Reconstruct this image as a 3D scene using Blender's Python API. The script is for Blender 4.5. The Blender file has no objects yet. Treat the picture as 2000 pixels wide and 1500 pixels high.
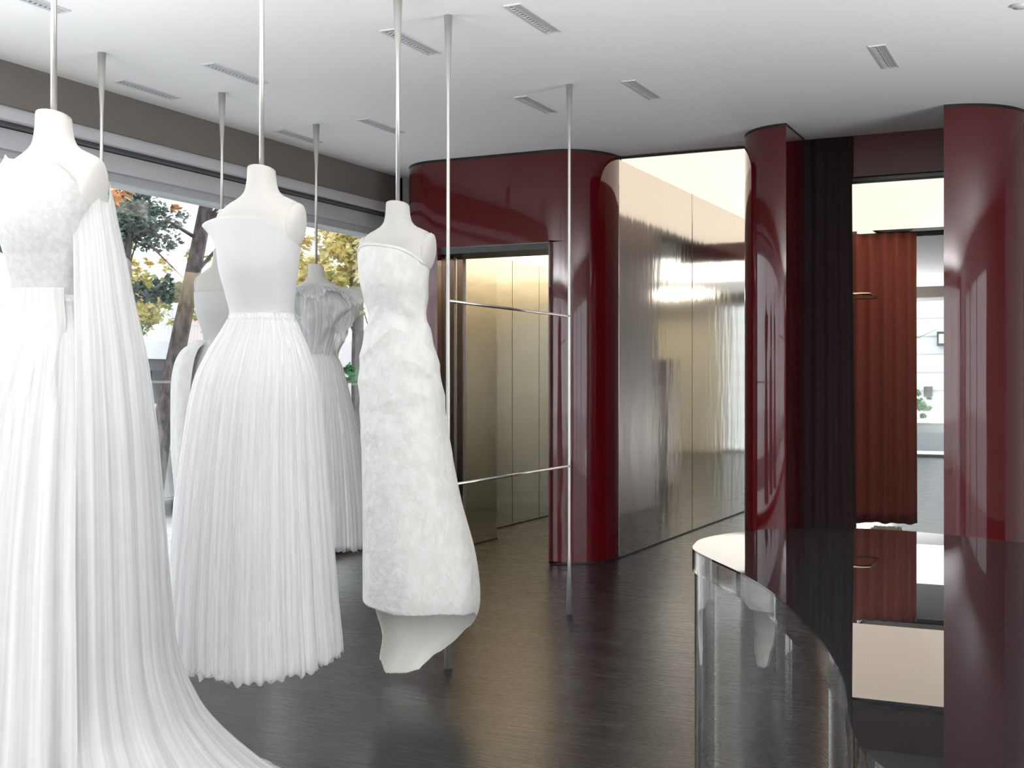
import bpy, bmesh, math, random
from mathutils import Vector, Matrix
PI = math.pi
C = bpy.context.scene.collection
S = bpy.context.scene
rnd = random.Random(7)

# ------------------------------------------------------------------ camera
cam = bpy.data.cameras.new('camera'); camo = bpy.data.objects.new('camera', cam); C.objects.link(camo)
camo.location = (0, 0, 1.4); camo.rotation_euler = (PI/2, 0, math.radians(25.7))
cam.sensor_width = 36; cam.lens = 36*2350/2000; cam.shift_y = -0.0015
cam.clip_start = .05; cam.clip_end = 300
S.camera = camo
# ------------------------------------------------------------------ exposure
S.view_settings.view_transform = 'Standard'; S.view_settings.look = 'None'
S.view_settings.gamma = 1; S.view_settings.use_curve_mapping = False
S.view_settings.exposure = 0.42
# ------------------------------------------------------------------ world: bright overcast sky
w = bpy.data.worlds.new('overcast_sky'); S.world = w; w.use_nodes = True
wn = w.node_tree; bg = wn.nodes['Background']
bg.inputs[0].default_value = (.93, .965, 1, 1); bg.inputs[1].default_value = 2.0

def area(name, loc, rot, sx, sy, power, col=(1, 1, 1), portal=False, spread=180):
    l = bpy.data.lights.new(name, 'AREA'); l.shape = 'RECTANGLE'; l.size = sx; l.size_y = sy
    l.energy = power; l.color = col
    l.spread = math.radians(spread)
    if portal: l.cycles.is_portal = True
    o = bpy.data.objects.new(name, l); C.objects.link(o); o.location = loc; o.rotation_euler = rot
    return o
# windows of the shop act as portals for the sky
area('window_daylight_street', (-5.75, 2.5, 1.45), (0, -PI/2, 0), 2.7, 13.5, 1, portal=True)
area('window_daylight_front', (-1, -4.3, 1.5), (PI/2, 0, 0), 9, 3.0, 1, portal=True)
area('window_daylight_rear', (-2, 24.0, 1.5), (-PI/2, 0, 0), 8, 3.0, 1, portal=True)
# added lamp boosting the daylight through the shop front behind the camera
area('daylight_boost_front', (-1.0, -3.75, 1.5), (math.radians(100), 0, 0), 8.0, 2.6, 40, (1, .99, .975))
# unseen lamps added low at front and rear, aimed up to brighten the ceiling
area('up_fill_front', (-1.0, -3.7, .35), (math.radians(143), 0, 0), 8.0, .6, 800, (1, .99, .975), spread=82)
area('up_fill_rear', (-4.3, 23.3, .45), (math.radians(-135), 0, 0), 1.8, .7, 150, (1, .99, .975))
# daylight through the part of the street window left of the frame
area('daylight_street_window', (-5.62, .2, 1.45), (0, math.radians(-112), 0), 2.5, 6.6, 10, (.94, .97, 1))
area('up_fill_street', (-5.55, .8, .35), (0, math.radians(-145), 0), .6, 6.0, 40, (.97, .985, 1), spread=82)  # added up-light beside the street window, lifts the ceiling
area('up_fill_side', (4.15, 4.1, .45), (0, math.radians(140), 0), .7, 4.0, 120, (1, .99, .98), spread=100)  # added up-light at the right wall, for the middle and right ceiling
# wall washer over the cream wall at the far end
area('wall_washer_rear', (1.9, 22.9, 3.15), (math.radians(-25), 0, 0), 3.6, .25, 35, (1, .93, .78))
area('ceiling_fill_rear', (-2.5, 18.5, 3.17), (0, 0, 0), 5, 4, 110, (1, .97, .92))  # broad fill lamp added to light the far room, no fittings modelled

# ------------------------------------------------------------------ helpers
def tag(o, label=None, cat=None, group=None, kind=None):
    if label: o['label'] = label
    if cat: o['category'] = cat
    if group: o['group'] = group
    if kind: o['kind'] = kind
    return o
def thing(name, label, cat, loc=(0, 0, 0), group=None):
    o = bpy.data.objects.new(name, None); C.objects.link(o); o.location = loc; o.empty_display_size = .1
    return tag(o, label, cat, group)
def link(name, me, m, parent=None, smooth=False, rel=True):
    """mesh is given in world space; a part is moved into its parent's space"""
    if m is not None and not me.materials: me.materials.append(m)
    o = bpy.data.objects.new(name, me); C.objects.link(o)
    if parent is not None:
        o.parent = parent
        if rel:
            p = parent; off = Vector((0, 0, 0))
            while p is not None: off += p.location; p = p.parent
            me.transform(Matrix.Translation(-off))
    if smooth:
        me.polygons.foreach_set('use_smooth', [True]*len(me.polygons)); me.update()
    return o
def pyd(vs, fs):
    me = bpy.data.meshes.new('m'); me.from_pydata(vs, [], fs); me.update(); return me
class MB:
    def __init__(s): s.v = []; s.f = []
    def box(s, x0, x1, y0, y1, z0, z1):
        n = len(s.v)
        s.v += [(x, y, z) for z in (z0, z1) for x, y in ((x0, y0), (x1, y0), (x1, y1), (x0, y1))]
        s.f += [[n+i for i in f] for f in ((3, 2, 1, 0), (4, 5, 6, 7), (0, 1, 5, 4), (1, 2, 6, 5), (2, 3, 7, 6), (3, 0, 4, 7))]
        return s
    def prism(s, pts, z0, z1):
        n = len(s.v); k = len(pts)
        s.v += [(x, y, z0) for x, y in pts]+[(x, y, z1) for x, y in pts]
        s.f.append([n+i for i in reversed(range(k))]); s.f.append([n+k+i for i in range(k)])
        for i in range(k): j = (i+1) % k; s.f.append([n+i, n+j, n+k+j, n+k+i])
        return s
    def tube(s, pts, rad, seg=10, caps=True):
        if not hasattr(rad, '__len__'): rad = [rad]*len(pts)
        pts = [Vector(p) for p in pts]; n0 = len(s.v); up = None
        for i, p in enumerate(pts):
            d = (pts[min(i+1, len(pts)-1)]-pts[max(i-1, 0)]).normalized()
            if up is None:
                up = Vector((0, 0, 1)) if abs(d.z) < .9 else Vector((1, 0, 0))
            a = d.cross(up).normalized(); b = a.cross(d).normalized(); up = b
            for j in range(seg):
                t = 2*PI*j/seg; s.v.append(tuple(p+(a*math.cos(t)+b*math.sin(t))*rad[i]))
        for i in range(len(pts)-1):
            for j in range(seg):
                a = n0+i*seg+j; b = n0+i*seg+(j+1) % seg
                s.f.append([a, b, b+seg, a+seg])
        if caps:
            s.f.append([n0+j for j in reversed(range(seg))]); s.f.append([n0+(len(pts)-1)*seg+j for j in range(seg)])
        return s
    def build(s, name, m, parent=None, smooth=False, bevel=0):
        me = pyd(s.v, s.f)
        bm = bmesh.new(); bm.from_mesh(me); bmesh.ops.recalc_face_normals(bm, faces=bm.faces); bm.to_mesh(me); bm.free()
        o = link(name, me, m, parent)
        if bevel:
            b = o.modifiers.new('bevel', 'BEVEL'); b.width = bevel; b.segments = 2; b.limit_method = 'ANGLE'
        if smooth:
            for p in me.polygons: p.use_smooth = len(p.vertices) == 4
        return o
def arc(cx, cy, rx, ry, a0, a1, n=14):
    return [(cx+rx*math.cos(math.radians(a0+(a1-a0)*i/n)), cy+ry*math.sin(math.radians(a0+(a1-a0)*i/n))) for i in range(n+1)]
def offs(pts, t):
    """offset an open 2D path sideways by t (left of travel)"""
    out = []
    for i, p in enumerate(pts):
        a = Vector(pts[max(i-1, 0)]); b = Vector(pts[min(i+1, len(pts)-1)]); d = (b-a).normalized()
        out.append((p[0]-d.y*t, p[1]+d.x*t))
    return out
def struct(name, mb, m, **k):
    o = mb.build(name, m, **k); o['kind'] = 'structure'; return o

# ------------------------------------------------------------------ materials
def mat(name, col=(.8, .8, .8), rough=.5, metal=0, **k):
    m = bpy.data.materials.new(name); m.use_nodes = True; b = m.node_tree.nodes['Principled BSDF']
    b.inputs['Base Color'].default_value = (*col, 1); b.inputs['Roughness'].default_value = rough
    b.inputs['Metallic'].default_value = metal
    for n, v in k.items(): b.inputs[n.replace('_', ' ')].default_value = v
    return m
def nodes(m): t = m.node_tree; return t.nodes, t.links, t.nodes['Principled BSDF']
def add_bump(m, scale=(1, 1, 1), nscale=5, strength=.2, dist=.01, detail=3, kind='noise'):
    N, L, b = nodes(m)
    tc = N.new('ShaderNodeTexCoord'); mp = N.new('ShaderNodeMapping'); mp.inputs['Scale'].default_value = scale
    n = N.new('ShaderNodeTexNoise' if kind == 'noise' else 'ShaderNodeTexVoronoi'); n.inputs['Scale'].default_value = nscale
    if kind == 'noise': n.inputs['Detail'].default_value = detail
    bp = N.new('ShaderNodeBump'); bp.inputs['Strength'].default_value = strength; bp.inputs['Distance'].default_value = dist
    L.new(tc.outputs['Object'], mp.inputs[0]); L.new(mp.outputs[0], n.inputs['Vector']); L.new(n.outputs[0], bp.inputs['Height'])
    L.new(bp.outputs[0], b.inputs['Normal']); return m
def vary(m, c1, c2, scale=(1, 1, 1), nscale=5, detail=3, lo=.35, hi=.65):
    N, L, b = nodes(m)
    tc = N.new('ShaderNodeTexCoord'); mp = N.new('ShaderNodeMapping'); mp.inputs['Scale'].default_value = scale
    n = N.new('ShaderNodeTexNoise'); n.inputs['Scale'].default_value = nscale; n.inputs['Detail'].default_value = detail
    r = N.new('ShaderNodeValToRGB'); r.color_ramp.elements[0].color = (*c1, 1); r.color_ramp.elements[1].color = (*c2, 1)
    r.color_ramp.elements[0].position = lo; r.color_ramp.elements[1].position = hi
    L.new(tc.outputs['Object'], mp.inputs[0]); L.new(mp.outputs[0], n.inputs['Vector']); L.new(n.outputs[0], r.inputs[0])
    L.new(r.outputs[0], b.inputs['Base Color']); return m
def emit(name, col, s):
    m = mat(name, (.12, .11, .10), .6); b = m.node_tree.nodes['Principled BSDF']
    b.inputs['Emission Color'].default_value = (*col, 1); b.inputs['Emission Strength'].default_value = s; return m
def pane_mat(name, tint=(.97, .99, .985), refl=.03):
    m = bpy.data.materials.new(name); m.use_nodes = True; N = m.node_tree.nodes; L = m.node_tree.links; N.clear()
    o = N.new('ShaderNodeOutputMaterial'); mx = N.new('ShaderNodeMixShader'); t = N.new('ShaderNodeBsdfTransparent'); g = N.new('ShaderNodeBsdfGlossy')
    t.inputs[0].default_value = (*tint, 1); g.inputs['Roughness'].default_value = 0
    lw = N.new('ShaderNodeLayerWeight'); lw.inputs[0].default_value = .25
    mu = N.new('ShaderNodeMath'); mu.operation = 'MULTIPLY_ADD'; mu.inputs[1].default_value = .3; mu.inputs[2].default_value = refl
    L.new(lw.outputs['Fresnel'], mu.inputs[0]); L.new(mu.outputs[0], mx.inputs[0]); L.new(t.outputs[0], mx.inputs[1]); L.new(g.outputs[0], mx.inputs[2])
    L.new(mx.outputs[0], o.inputs[0]); return m
def cloth_mat(name, col, trans=.2, alpha=0.0, streak=(1, 1, 1), sscale=30, bump=.15, rough=.9, nz=6, sheen=.3, uv=False):
    """woven cloth: principled mixed with translucency and, for sheer weaves, with see-through gaps"""
    m = mat(name, col, rough); N, L, b = nodes(m); out = N['Material Output']
    b.inputs['Sheen Weight'].default_value = sheen
    tc = N.new('ShaderNodeTexCoord'); mp = N.new('ShaderNodeMapping'); mp.inputs['Scale'].default_value = streak
    n = N.new('ShaderNodeTexNoise'); n.inputs['Scale'].default_value = sscale; n.inputs['Detail'].default_value = nz
    L.new(tc.outputs['UV' if uv else 'Object'], mp.inputs[0]); L.new(mp.outputs[0], n.inputs['Vector'])
    bp = N.new('ShaderNodeBump'); bp.inputs['Strength'].default_value = bump; bp.inputs['Distance'].default_value = .01
    L.new(n.outputs[0], bp.inputs['Height']); L.new(bp.outputs[0], b.inputs['Normal'])
    tl = N.new('ShaderNodeBsdfTranslucent'); tl.inputs[0].default_value = (*col, 1)
    mx = N.new('ShaderNodeMixShader'); mx.inputs[0].default_value = trans
    L.new(b.outputs[0], mx.inputs[1]); L.new(tl.outputs[0], mx.inputs[2]); last = mx
    if alpha:
        tr = N.new('ShaderNodeBsdfTransparent'); m2 = N.new('ShaderNodeMixShader')
        mr = N.new('ShaderNodeMapRange'); mr.inputs[1].default_value = .3; mr.inputs[2].default_value = .7
        mr.inputs[3].default_value = max(0, alpha-.12); mr.inputs[4].default_value = min(1, alpha+.12)
        L.new(n.outputs[0], mr.inputs[0]); L.new(mr.outputs[0], m2.inputs[0])
        L.new(last.outputs[0], m2.inputs[1]); L.new(tr.outputs[0], m2.inputs[2]); last = m2
    L.new(last.outputs[0], out.inputs[0]); return m

M = {}
M['ceiling'] = add_bump(mat('white_plaster', (.92, .92, .925), .9), nscale=140, strength=.25, dist=.002)
M['white_wall'] = mat('white_paint', (.85, .84, .82), .8)
M['cream_wall'] = mat('cream_paint', (.78, .70, .52), .7)
M['grey_wall'] = mat('grey_plaster', (.42, .41, .40), .6)
M['bronze'] = mat('brown_fascia_paint', (.185, .162, .145), .55)
M['frame'] = mat('grey_aluminium', (.52, .53, .55), .5, .1)
M['frame_dark'] = mat('dark_aluminium', (.12, .12, .125), .4, .5)
M['frame_light'] = mat('pale_aluminium', (.66, .67, .69), .5, .2)
M['black'] = mat('black_trim', (.008, .008, .008), .45)
M['pane'] = pane_mat('window_glass')
M['red'] = add_bump(mat('burgundy_lacquer', (.088, .003, .006), .07, 0, Coat_Weight=1, Coat_Roughness=.03, Specular_IOR_Level=.3),
                    scale=(1, 1, .28), nscale=2.6, strength=.18, dist=.05, detail=2)
M['steel'] = add_bump(mat('mirror_steel', (.66, .63, .58), .09, 1), scale=(2.2, 2.2, .55), nscale=2.4, strength=.07, dist=.03, detail=3)
M['steel_inner'] = add_bump(mat('brushed_steel', (.74, .71, .64), .17, 1), scale=(1, 1, 2.5), nscale=2.0, strength=.05, dist=.03, detail=2)
M['bronze_steel'] = mat('dark_bronze_steel', (.10, .075, .07), .18, 1)
M['chrome'] = mat('polished_nickel', (.70, .67, .63), .25, 1)
M['pole'] = mat('brushed_nickel_pole', (.62, .60, .57), .38, .75)
M['lamp'] = emit('warm_light_panel', (1, .85, .70), .92)
M['brass'] = mat('pale_brass', (.72, .60, .42), .25, 1)
M['linen'] = add_bump(mat('ecru_linen', (.54, .52, .49), .85, 0, Sheen_Weight=.2), nscale=220, strength=.12, dist=.002)
M['satin'] = cloth_mat('ivory_brocade', (.70, .685, .66), .12, 0, (1, 1, .8), 16, 1.0, .55, 6)
M['satin'].node_tree.nodes['Bump'].inputs['Distance'].default_value = .014
M['satin_in'] = cloth_mat('ivory_satin_lining', (.93, .89, .82), .05, 0, (1, 1, .6), 5, .05, .32, 3)
M['bodice'] = cloth_mat('white_crepe', (.60, .595, .59), .10, 0, (1, 1, 1), 60, .05, .8)
M['lace'] = cloth_mat('white_lace', (.55, .545, .535), .15, 0, (1, 1, 1), 26, .5, .85, 8)
M['tulle_in'] = cloth_mat('white_tulle_underskirt', (.90, .89, .885), .12, 0, (90, 1.2, 1), 1.5, .12, uv=True, nz=2)
M['tulle_near'] = cloth_mat('dimmed_tulle', (.76, .75, .735), .15, .2, (60, 1.0, 1), 1.5, .12, uv=True, nz=2)  # tulle darkened in colour to offset the strong light on the nearest gown
M['tulle_near_in'] = cloth_mat('dimmed_underskirt', (.74, .73, .715), .1, 0, (60, 1.0, 1), 1.5, .12, uv=True, nz=2)  # underskirt colour lowered for the same strong light
M['tulle'] = cloth_mat('sheer_tulle', (.93, .925, .92), .2, .28, (110, 1.0, 1), 1.5, .08, uv=True, nz=2)
M['tulle_sheer'] = cloth_mat('very_sheer_tulle', (.93, .925, .93), .3, .6, (70, .8, 1), 1.5, .06, uv=True, nz=2)
def woven_pattern(m, c1, c2, sc, lo, hi, stretch=(1, 1, 1)):
    vary(m, c1, c2, stretch, sc, 5, lo, hi)
woven_pattern(M['satin'], (.735, .715, .685), (.785, .77, .745), 24, .44, .56, (1, 1, .7))
woven_pattern(M['lace'], (.53, .525, .52), (.59, .585, .575), 55, .46, .54)
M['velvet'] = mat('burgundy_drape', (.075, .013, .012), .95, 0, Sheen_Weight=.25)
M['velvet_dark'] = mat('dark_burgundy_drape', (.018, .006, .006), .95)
M['rust'] = mat('rust_velvet', (.34, .08, .052), .9, 0, Sheen_Weight=.3)
M['bark'] = add_bump(vary(mat('bark', rough=.95), (.045, .038, .04), (.15, .125, .12), (1, 1, .35), 18), nscale=30, strength=.8, dist=.02)
def leafm(n, a, b): return vary(mat(n, rough=.8), a, b, nscale=2.2, detail=4)
M['pine'] = leafm('pine_needles', (.06, .10, .085), (.20, .27, .235))
M['yellow'] = leafm('yellow_leaves', (.72, .56, .18), (.88, .80, .46))
M['greenyellow'] = leafm('green_yellow_leaves', (.25, .34, .12), (.78, .66, .26))
M['orange'] = leafm('orange_leaves', (.62, .22, .06), (.85, .60, .30))
M['green'] = leafm('green_leaves', (.04, .17, .07), (.18, .38, .18))
M['asphalt'] = vary(mat('asphalt', rough=.9), (.10, .10, .11), (.16, .16, .17), nscale=30)
M['pavement'] = vary(mat('pavement', rough=.9), (.62, .62, .62), (.74, .74, .73), nscale=3)
M['bwhite'] = mat('white_render', (.72, .73, .75), .8)
M['bgrey'] = mat('grey_cladding', (.24, .25, .27), .7)
M['bdark'] = mat('dark_glazing', (.06, .07, .08), .3)
M['bpink'] = mat('pink_brick', (.80, .62, .60), .8)
M['purple'] = mat('mauve_awning', (.14, .085, .12), .7)
M['acrylic'] = mat('clear_acrylic', (.93, .945, .95), .0, 0, Transmission_Weight=1, IOR=1.49)
M['smoke'] = mat('smoked_acrylic_top', (.012, .012, .013), .0, 0, IOR=2.05)
# floor: near-black stained boards running across the room
fm = mat('black_oak_boards', (.012, .012, .013), .23, Specular_IOR_Level=.33); N, L, b = nodes(fm)
tc = N.new('ShaderNodeTexCoord'); br = N.new('ShaderNodeTexBrick'); br.offset = .37; br.inputs['Scale'].default_value = 1
br.inputs['Brick Width'].default_value = 1.7; br.inputs['Row Height'].default_value = .13; br.inputs['Mortar Size'].default_value = .0018
br.inputs['Color1'].default_value = (.012, .0118, .012, 1); br.inputs['Color2'].default_value = (.021, .0205, .020, 1); br.inputs['Mortar'].default_value = (.001, .001, .001, 1)
gr = N.new('ShaderNodeTexNoise'); gm = N.new('ShaderNodeMapping'); gm.inputs['Scale'].default_value = (1.2, 26, 1); gr.inputs['Scale'].default_value = 3; gr.inputs['Detail'].default_value = 6
L.new(tc.outputs['Object'], br.inputs[0]); L.new(tc.outputs['Object'], gm.inputs[0]); L.new(gm.outputs[0], gr.inputs['Vector'])
L.new(br.outputs[0], b.inputs['Base Color'])
rr = N.new('ShaderNodeMapRange'); rr.inputs[3].default_value = .17; rr.inputs[4].default_value = .36; L.new(gr.outputs[0], rr.inputs[0]); L.new(rr.outputs[0], b.inputs['Roughness'])
bp = N.new('ShaderNodeBump'); bp.inputs['Strength'].default_value = .12; bp.inputs['Distance'].default_value = .002
ad = N.new('ShaderNodeMath'); ad.operation = 'MULTIPLY_ADD'; ad.inputs[1].default_value = -1.5; L.new(br.outputs['Fac'], ad.inputs[0]); L.new(gr.outputs[0], ad.inputs[2])
L.new(ad.outputs[0], bp.inputs['Height']); L.new(bp.outputs[0], b.inputs['Normal']); M['floor'] = fm

# ------------------------------------------------------------------ room shell
H = 3.2; XL = -5.47; XR = 4.2; YB = -4.0; YF = 23.7
struct('floor', MB().prism([(-5.75, YB-.2), (XR+.2, YB-.2), (XR+.2, YF+.2), (-5.75, YF+.2)], -.12, 0), M['floor'])
struct('ceiling', MB().prism([(XL, YB-.2), (XR+.2, YB-.2), (XR+.2, YF+.2), (XL, YF+.2)], H, H+.25), M['ceiling'])
struct('wall_right', MB().box(XR, XR+.2, 6.2, YF, 0, H), M['grey_wall'])
struct('wall_right', MB().box(XR, XR+.2, YB, -.2, 0, H), M['grey_wall'])
struct('wall_right', MB().box(XR, XR+.2, -.2, 6.2, 2.6, H), M['grey_wall'])
w4 = struct('added_window_4', MB().box(XR+.08, XR+.095, -.2, 6.2, 0, 2.6), M['pane'])  # unseen window added so light can enter from the right
for y in (-.2, 1.9, 4.0, 6.12): MB().box(XR+.04, XR+.14, y, y+.07, 0, 2.6).build('window_post', M['frame_dark'], w4)
struct('wall_back', MB().box(-.1, XR, 8.94, 9.10, 0, H), M['grey_wall'])
struct('wall_left', MB().box(-5.62, XL, 9.14, YF, 0, H), M['white_wall'])
# street window, left: fascia, head rails, sill, transom, glass
struct('trim_fascia_street', MB().box(XL-.03, XL, YB, 9.14, 2.955, H), M['bronze'])
w1 = struct('window_1', MB().box(-5.72, -5.705, YB, 9.14, .10, 2.78), M['pane'])
def part(name, mb, m, p, **k): return mb.build(name, m, p, **k)
part('window_head', MB().box(-5.60, -5.5, YB, 9.14, 2.885, 3.0), M['frame_light'], w1)
part('window_head', MB().box(-5.70, -5.56, YB, 9.14, 2.865, 2.885), M['frame_dark'], w1)
part('window_head', MB().box(-5.80, -5.60, YB, 9.14, 2.885, 2.90), M['frame'], w1)
part('window_frame', MB().box(-5.78, -5.62, YB, 9.14, 2.745, 2.86), M['frame_light'], w1)
part('window_frame', MB().box(-5.86, -5.66, YB, 9.14, 2.69, 2.744), M['frame'], w1)
part('window_sill', MB().box(-5.80, -5.60, YB, 9.14, 0, .09), mat('oxblood_sill', (.10, .012, .016), .4), w1)
part('transom', MB().box(-5.725, -5.70, YB, 9.14, 1.395, 1.412), M['frame_light'], w1)
part('window_post', MB().box(-5.80, -5.62, 9.10, 9.14, .09, 2.86), M['frame_dark'], w1)
struct('trim_fascia_end', MB().box(-5.86, XL, 9.1, 9.14, 2.72, H), M['frame_dark'])
# shop front behind the camera
w2 = struct('window_2', MB().box(-5.5, XR, YB-.1, YB-.085, 0, 2.95), M['pane'])
part('window_head', MB().box(-5.5, XR, YB-.2, YB, 2.95, H), M['bronze'], w2)
for x in (-5.5, -2.2, 1.0, XR-.08): part('window_post', MB().box(x, x+.08, YB-.16, YB-.02, 0, 2.95), M['frame_dark'], w2)
# rear shop front
w3 = struct('window_3', MB().box(-5.5, -.1, YF+.05, YF+.065, .05, 2.93), M['pane'])
part('window_head', MB().box(-5.5, -.1, YF, YF+.12, 3.0, H), M['bronze'], w3)
part('window_head', MB().box(-5.5, -.1, YF+.02, YF+.10, 2.93, 3.0), M['frame_light'], w3)
part('window_sill', MB().box(-5.5, -.1, YF, YF+.12, 0, .05), M['frame_dark'], w3)
for x in (-5.5, -4.4, -3.02, -1.0, -.2): part('window_post', MB().box(x, x+.05, YF+.03, YF+.10, .05, 2.93), M['frame_light'], w3)
struct('wall_rear', MB().box(-.1, XR, YF, YF+.15, 0, H), M['cream_wall'])
struct('trim_header_rear', MB().box(X1_ if False else -3.44, -1.95, 14.93, 15.03, 2.94, H), M['red'])

# pleated ivory curtain in the gap between the window and the lacquered cabin
def pleat(name, pts, z0, z1, m, parent=None, freq=24, amp=.03, flare=0, seed=1, thick=.006):
    r = random.Random(seed); ph = [r.uniform(0, 6.28) for _ in range(6)]
    Lx = [0]
    for a, b_ in zip(pts, pts[1:]): Lx.append(Lx[-1]+math.dist(a, b_))
    T = Lx[-1]; nu = int(max(60, T*freq*7)); nv = 24; vs = []; fs = []
    for j in range(nv+1):
        v = j/nv; z = z0+(z1-z0)*v
        for i in range(nu+1):
            u = i/nu; d = u*T; k = 0
            while k < len(Lx)-2 and Lx[k+1] < d: k += 1
            q = (d-Lx[k])/(Lx[k+1]-Lx[k]); A = Vector(pts[k]); B = Vector(pts[k+1]); P = A.lerp(B, q); D = (B-A).normalized()
            aa = amp*(1-.35*v)
            f = math.sin(freq*2*PI*d/1+.9*math.sin(5*d+ph[0])+.25*v)*.7+math.sin(freq*PI*.73*d+ph[1]+.5*v)*.3
            s_ = (u-.5)*flare*(1-v)**1.5
            zz = z+(.006*math.sin(30*d+ph[2]) if j == 0 else 0)
            vs.append((P.x-D.y*f*aa+D.x*s_, P.y+D.x*f*aa+D.y*s_, zz))
    for j in range(nv):
        for i in range(nu):
            a = j*(nu+1)+i; fs.append([a, a+1, a+nu+2, a+nu+1])
    o = link(name, pyd(vs, fs), m, parent, True)
    s = o.modifiers.new('cloth', 'SOLIDIFY'); s.thickness = thick
    return o
o = pleat('ivory_curtain', [(-5.40, 9.20), (-5.40, 10.3)], .02, H-.02, cloth_mat('ivory_sheer', (.86, .81, .76), .4, 0, (1, 1, .05), 30, .1), freq=9, amp=.025, seed=3)
tag(o, 'ivory pleated curtain hanging in the gap between street window and red cabin', 'curtain')

# ------------------------------------------------------------------ ceiling slot diffusers
def slot():
    t = thing('slot_diffuser', 'x', 'air vent')
    f = MB(); f.box(-.045, -.033, -.25, .25, -.006, 0); f.box(.033, .045, -.25, .25, -.006, 0); f.box(-.033, .033, -.25, -.242, -.006, 0); f.box(-.033, .033, .242, .25, -.006, 0); f.box(-.006, .004, -.242, .242, -.005, 0)
    f.build('frame', M['frame_light'], t)
    MB().box(-.033, .033, -.242, .242, -.0015, 0).build('dark_plate', M['black'], t)  # flat black plate stands in for the dark inside of the slot
    c = MB(); comb = [(-.0325, -.24), (-.0299, -.24)]
    for i in range(16):
        y = -.235+i*.0305; comb += [(-.0299, y), (-.010, y), (-.010, y+.010), (-.0299, y+.010)]
    comb += [(-.0299, .24), (-.0325, .24)]; c.prism(comb, -.005, -.0005)
    c.build('louvre', M['frame_light'], t)
    MB().box(.006, .031, -.24, .24, -.004, -.0005).build('lamp_strip', M['frame'], t)
    return t
slots = [(-5.22, 5.69, 'slim ceiling slot vent above the street window, between the two nearest back-row poles'),
         (-5.22, 7.25, 'slim ceiling slot vent beside the furthest back-row pole, near the brown fascia'),
         (-4.49, 4.07, 'slim ceiling slot vent at top left corner crossed by the nearest gown pole'),
         (-4.49, 5.62, 'slim ceiling slot vent that ends behind the middle front gown pole'),
         (-4.49, 7.21, 'slim ceiling slot vent just left of the brocade gown pole, lower of two there'),
         (-3.235, 5.50, 'slim ceiling slot vent crossed by the upper end of the brocade gown pole'),
         (-3.235, 7.09, 'slim ceiling slot vent just left of the further rack pole'),
         (-2.485, 5.41, 'slim ceiling slot vent at top middle, largest and darkest of them'),
         (-2.485, 7.01, 'slim ceiling slot vent just right of the further rack pole'),
         (-1.03, 6.88, 'short steep ceiling slot vent at upper right, alone above the red columns')]
s0 = slot()
def copy_thing(src):
    c = src.copy(); C.objects.link(c)
    for ch in list(src.children):
        d = ch.copy(); C.objects.link(d); d.parent = c
        for g in ch.children:
            e = g.copy(); C.objects.link(e); e.parent = d
    return c
for i, (x, y, lb) in enumerate(slots):
    o = s0 if i == 0 else copy_thing(s0)
    o.location = (x, y, H); o['label'] = lb; o['group'] = 'slot vents in the white ceiling'
sp = MB(); sp.tube([(-.30, 6.22, H), (-.30, 6.22, H-.012), (-.30, 6.22, H-.02)], [.04, .04, .015], 20)
tag(sp.build('smoke_detector', M['frame'], smooth=True), 'tiny round grey ceiling fitting at the top right corner', 'smoke detector')

# ------------------------------------------------------------------ red lacquered cabin with steel side
X0, X1, Y0 = -5.22, -3.38, 8.5
cab = thing('lacquered_cabin', 'burgundy lacquered cabin with rounded corners, open doorway and mirror steel side', 'cabin', (-4.3, 10.5, 0))
TH = .07; ZT = H-.02
def shell(pts, z0, z1, mb, t=TH): mb.prism(list(pts)+list(reversed(offs(pts, t))), z0, z1)
left = [(X0, 12.9), (X0, 10)]+arc(-4.80, 8.97, .42, .47, 180, 262, 14)
right = arc(-3.83, 8.98, .45, .48, 277, 360, 16)
mb = MB()
shell([(X0, 12.9), (X0, 10)]+arc(-4.80, 8.97, .42, .47, 180, 270, 16)+[(-4.76, Y0)], 0.012, 2.49, mb)
shell([(-3.775, Y0+.002)]+arc(-3.80, 8.98, .42, .48, 273, 360, 20), 0.012, 2.49, mb)
full = [(X0, 12.9), (X0, 10)]+arc(-4.80, 8.97, .42, .47, 180, 270, 16)+[(-4.5, Y0), (-4.0, Y0)]+arc(-3.80, 8.98, .42, .48, 270, 360, 20)
shell(full, 2.49, ZT, mb)
bm = mb.build('front_shell', M['red'], cab)
def autosmooth(o, ang=35):
    me = o.data; me.polygons.foreach_set('use_smooth', [True]*len(me.polygons)); me.set_sharp_from_angle(angle=math.radians(ang))
autosmooth(bm)
mb = MB(); shell([(x, y) for x, y in full], ZT, H, mb, .05); mb.build('top_shadow_strip', M['black'], cab)  # solid black strip drawn in place of the shadow gap below the ceiling
mb = MB(); shell(full[:19], 0, .012, mb, .05); shell(full[-20:], 0, .012, mb, .05); mb.build('base_trim', M['black'], cab)
for i, (a, b_) in enumerate(((8.985, 10.925), (10.94, 12.95))):
    MB().box(X1-.03, X1, a, b_, .012, ZT).build('steel_panel', M['steel'], cab, bevel=.003)
MB().box(X1-.06, X1-.031, 8.98, 12.95, 0, H).build('steel_backing', M['black'], cab)
MB().box(X1-.03, X1+.004, 8.985, 12.95, 0, .012).build('base_trim', M['black'], cab)
MB().box(X1-.03, X1+.004, 8.985, 12.95, ZT, H).build('top_shadow_strip', M['black'], cab)
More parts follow.
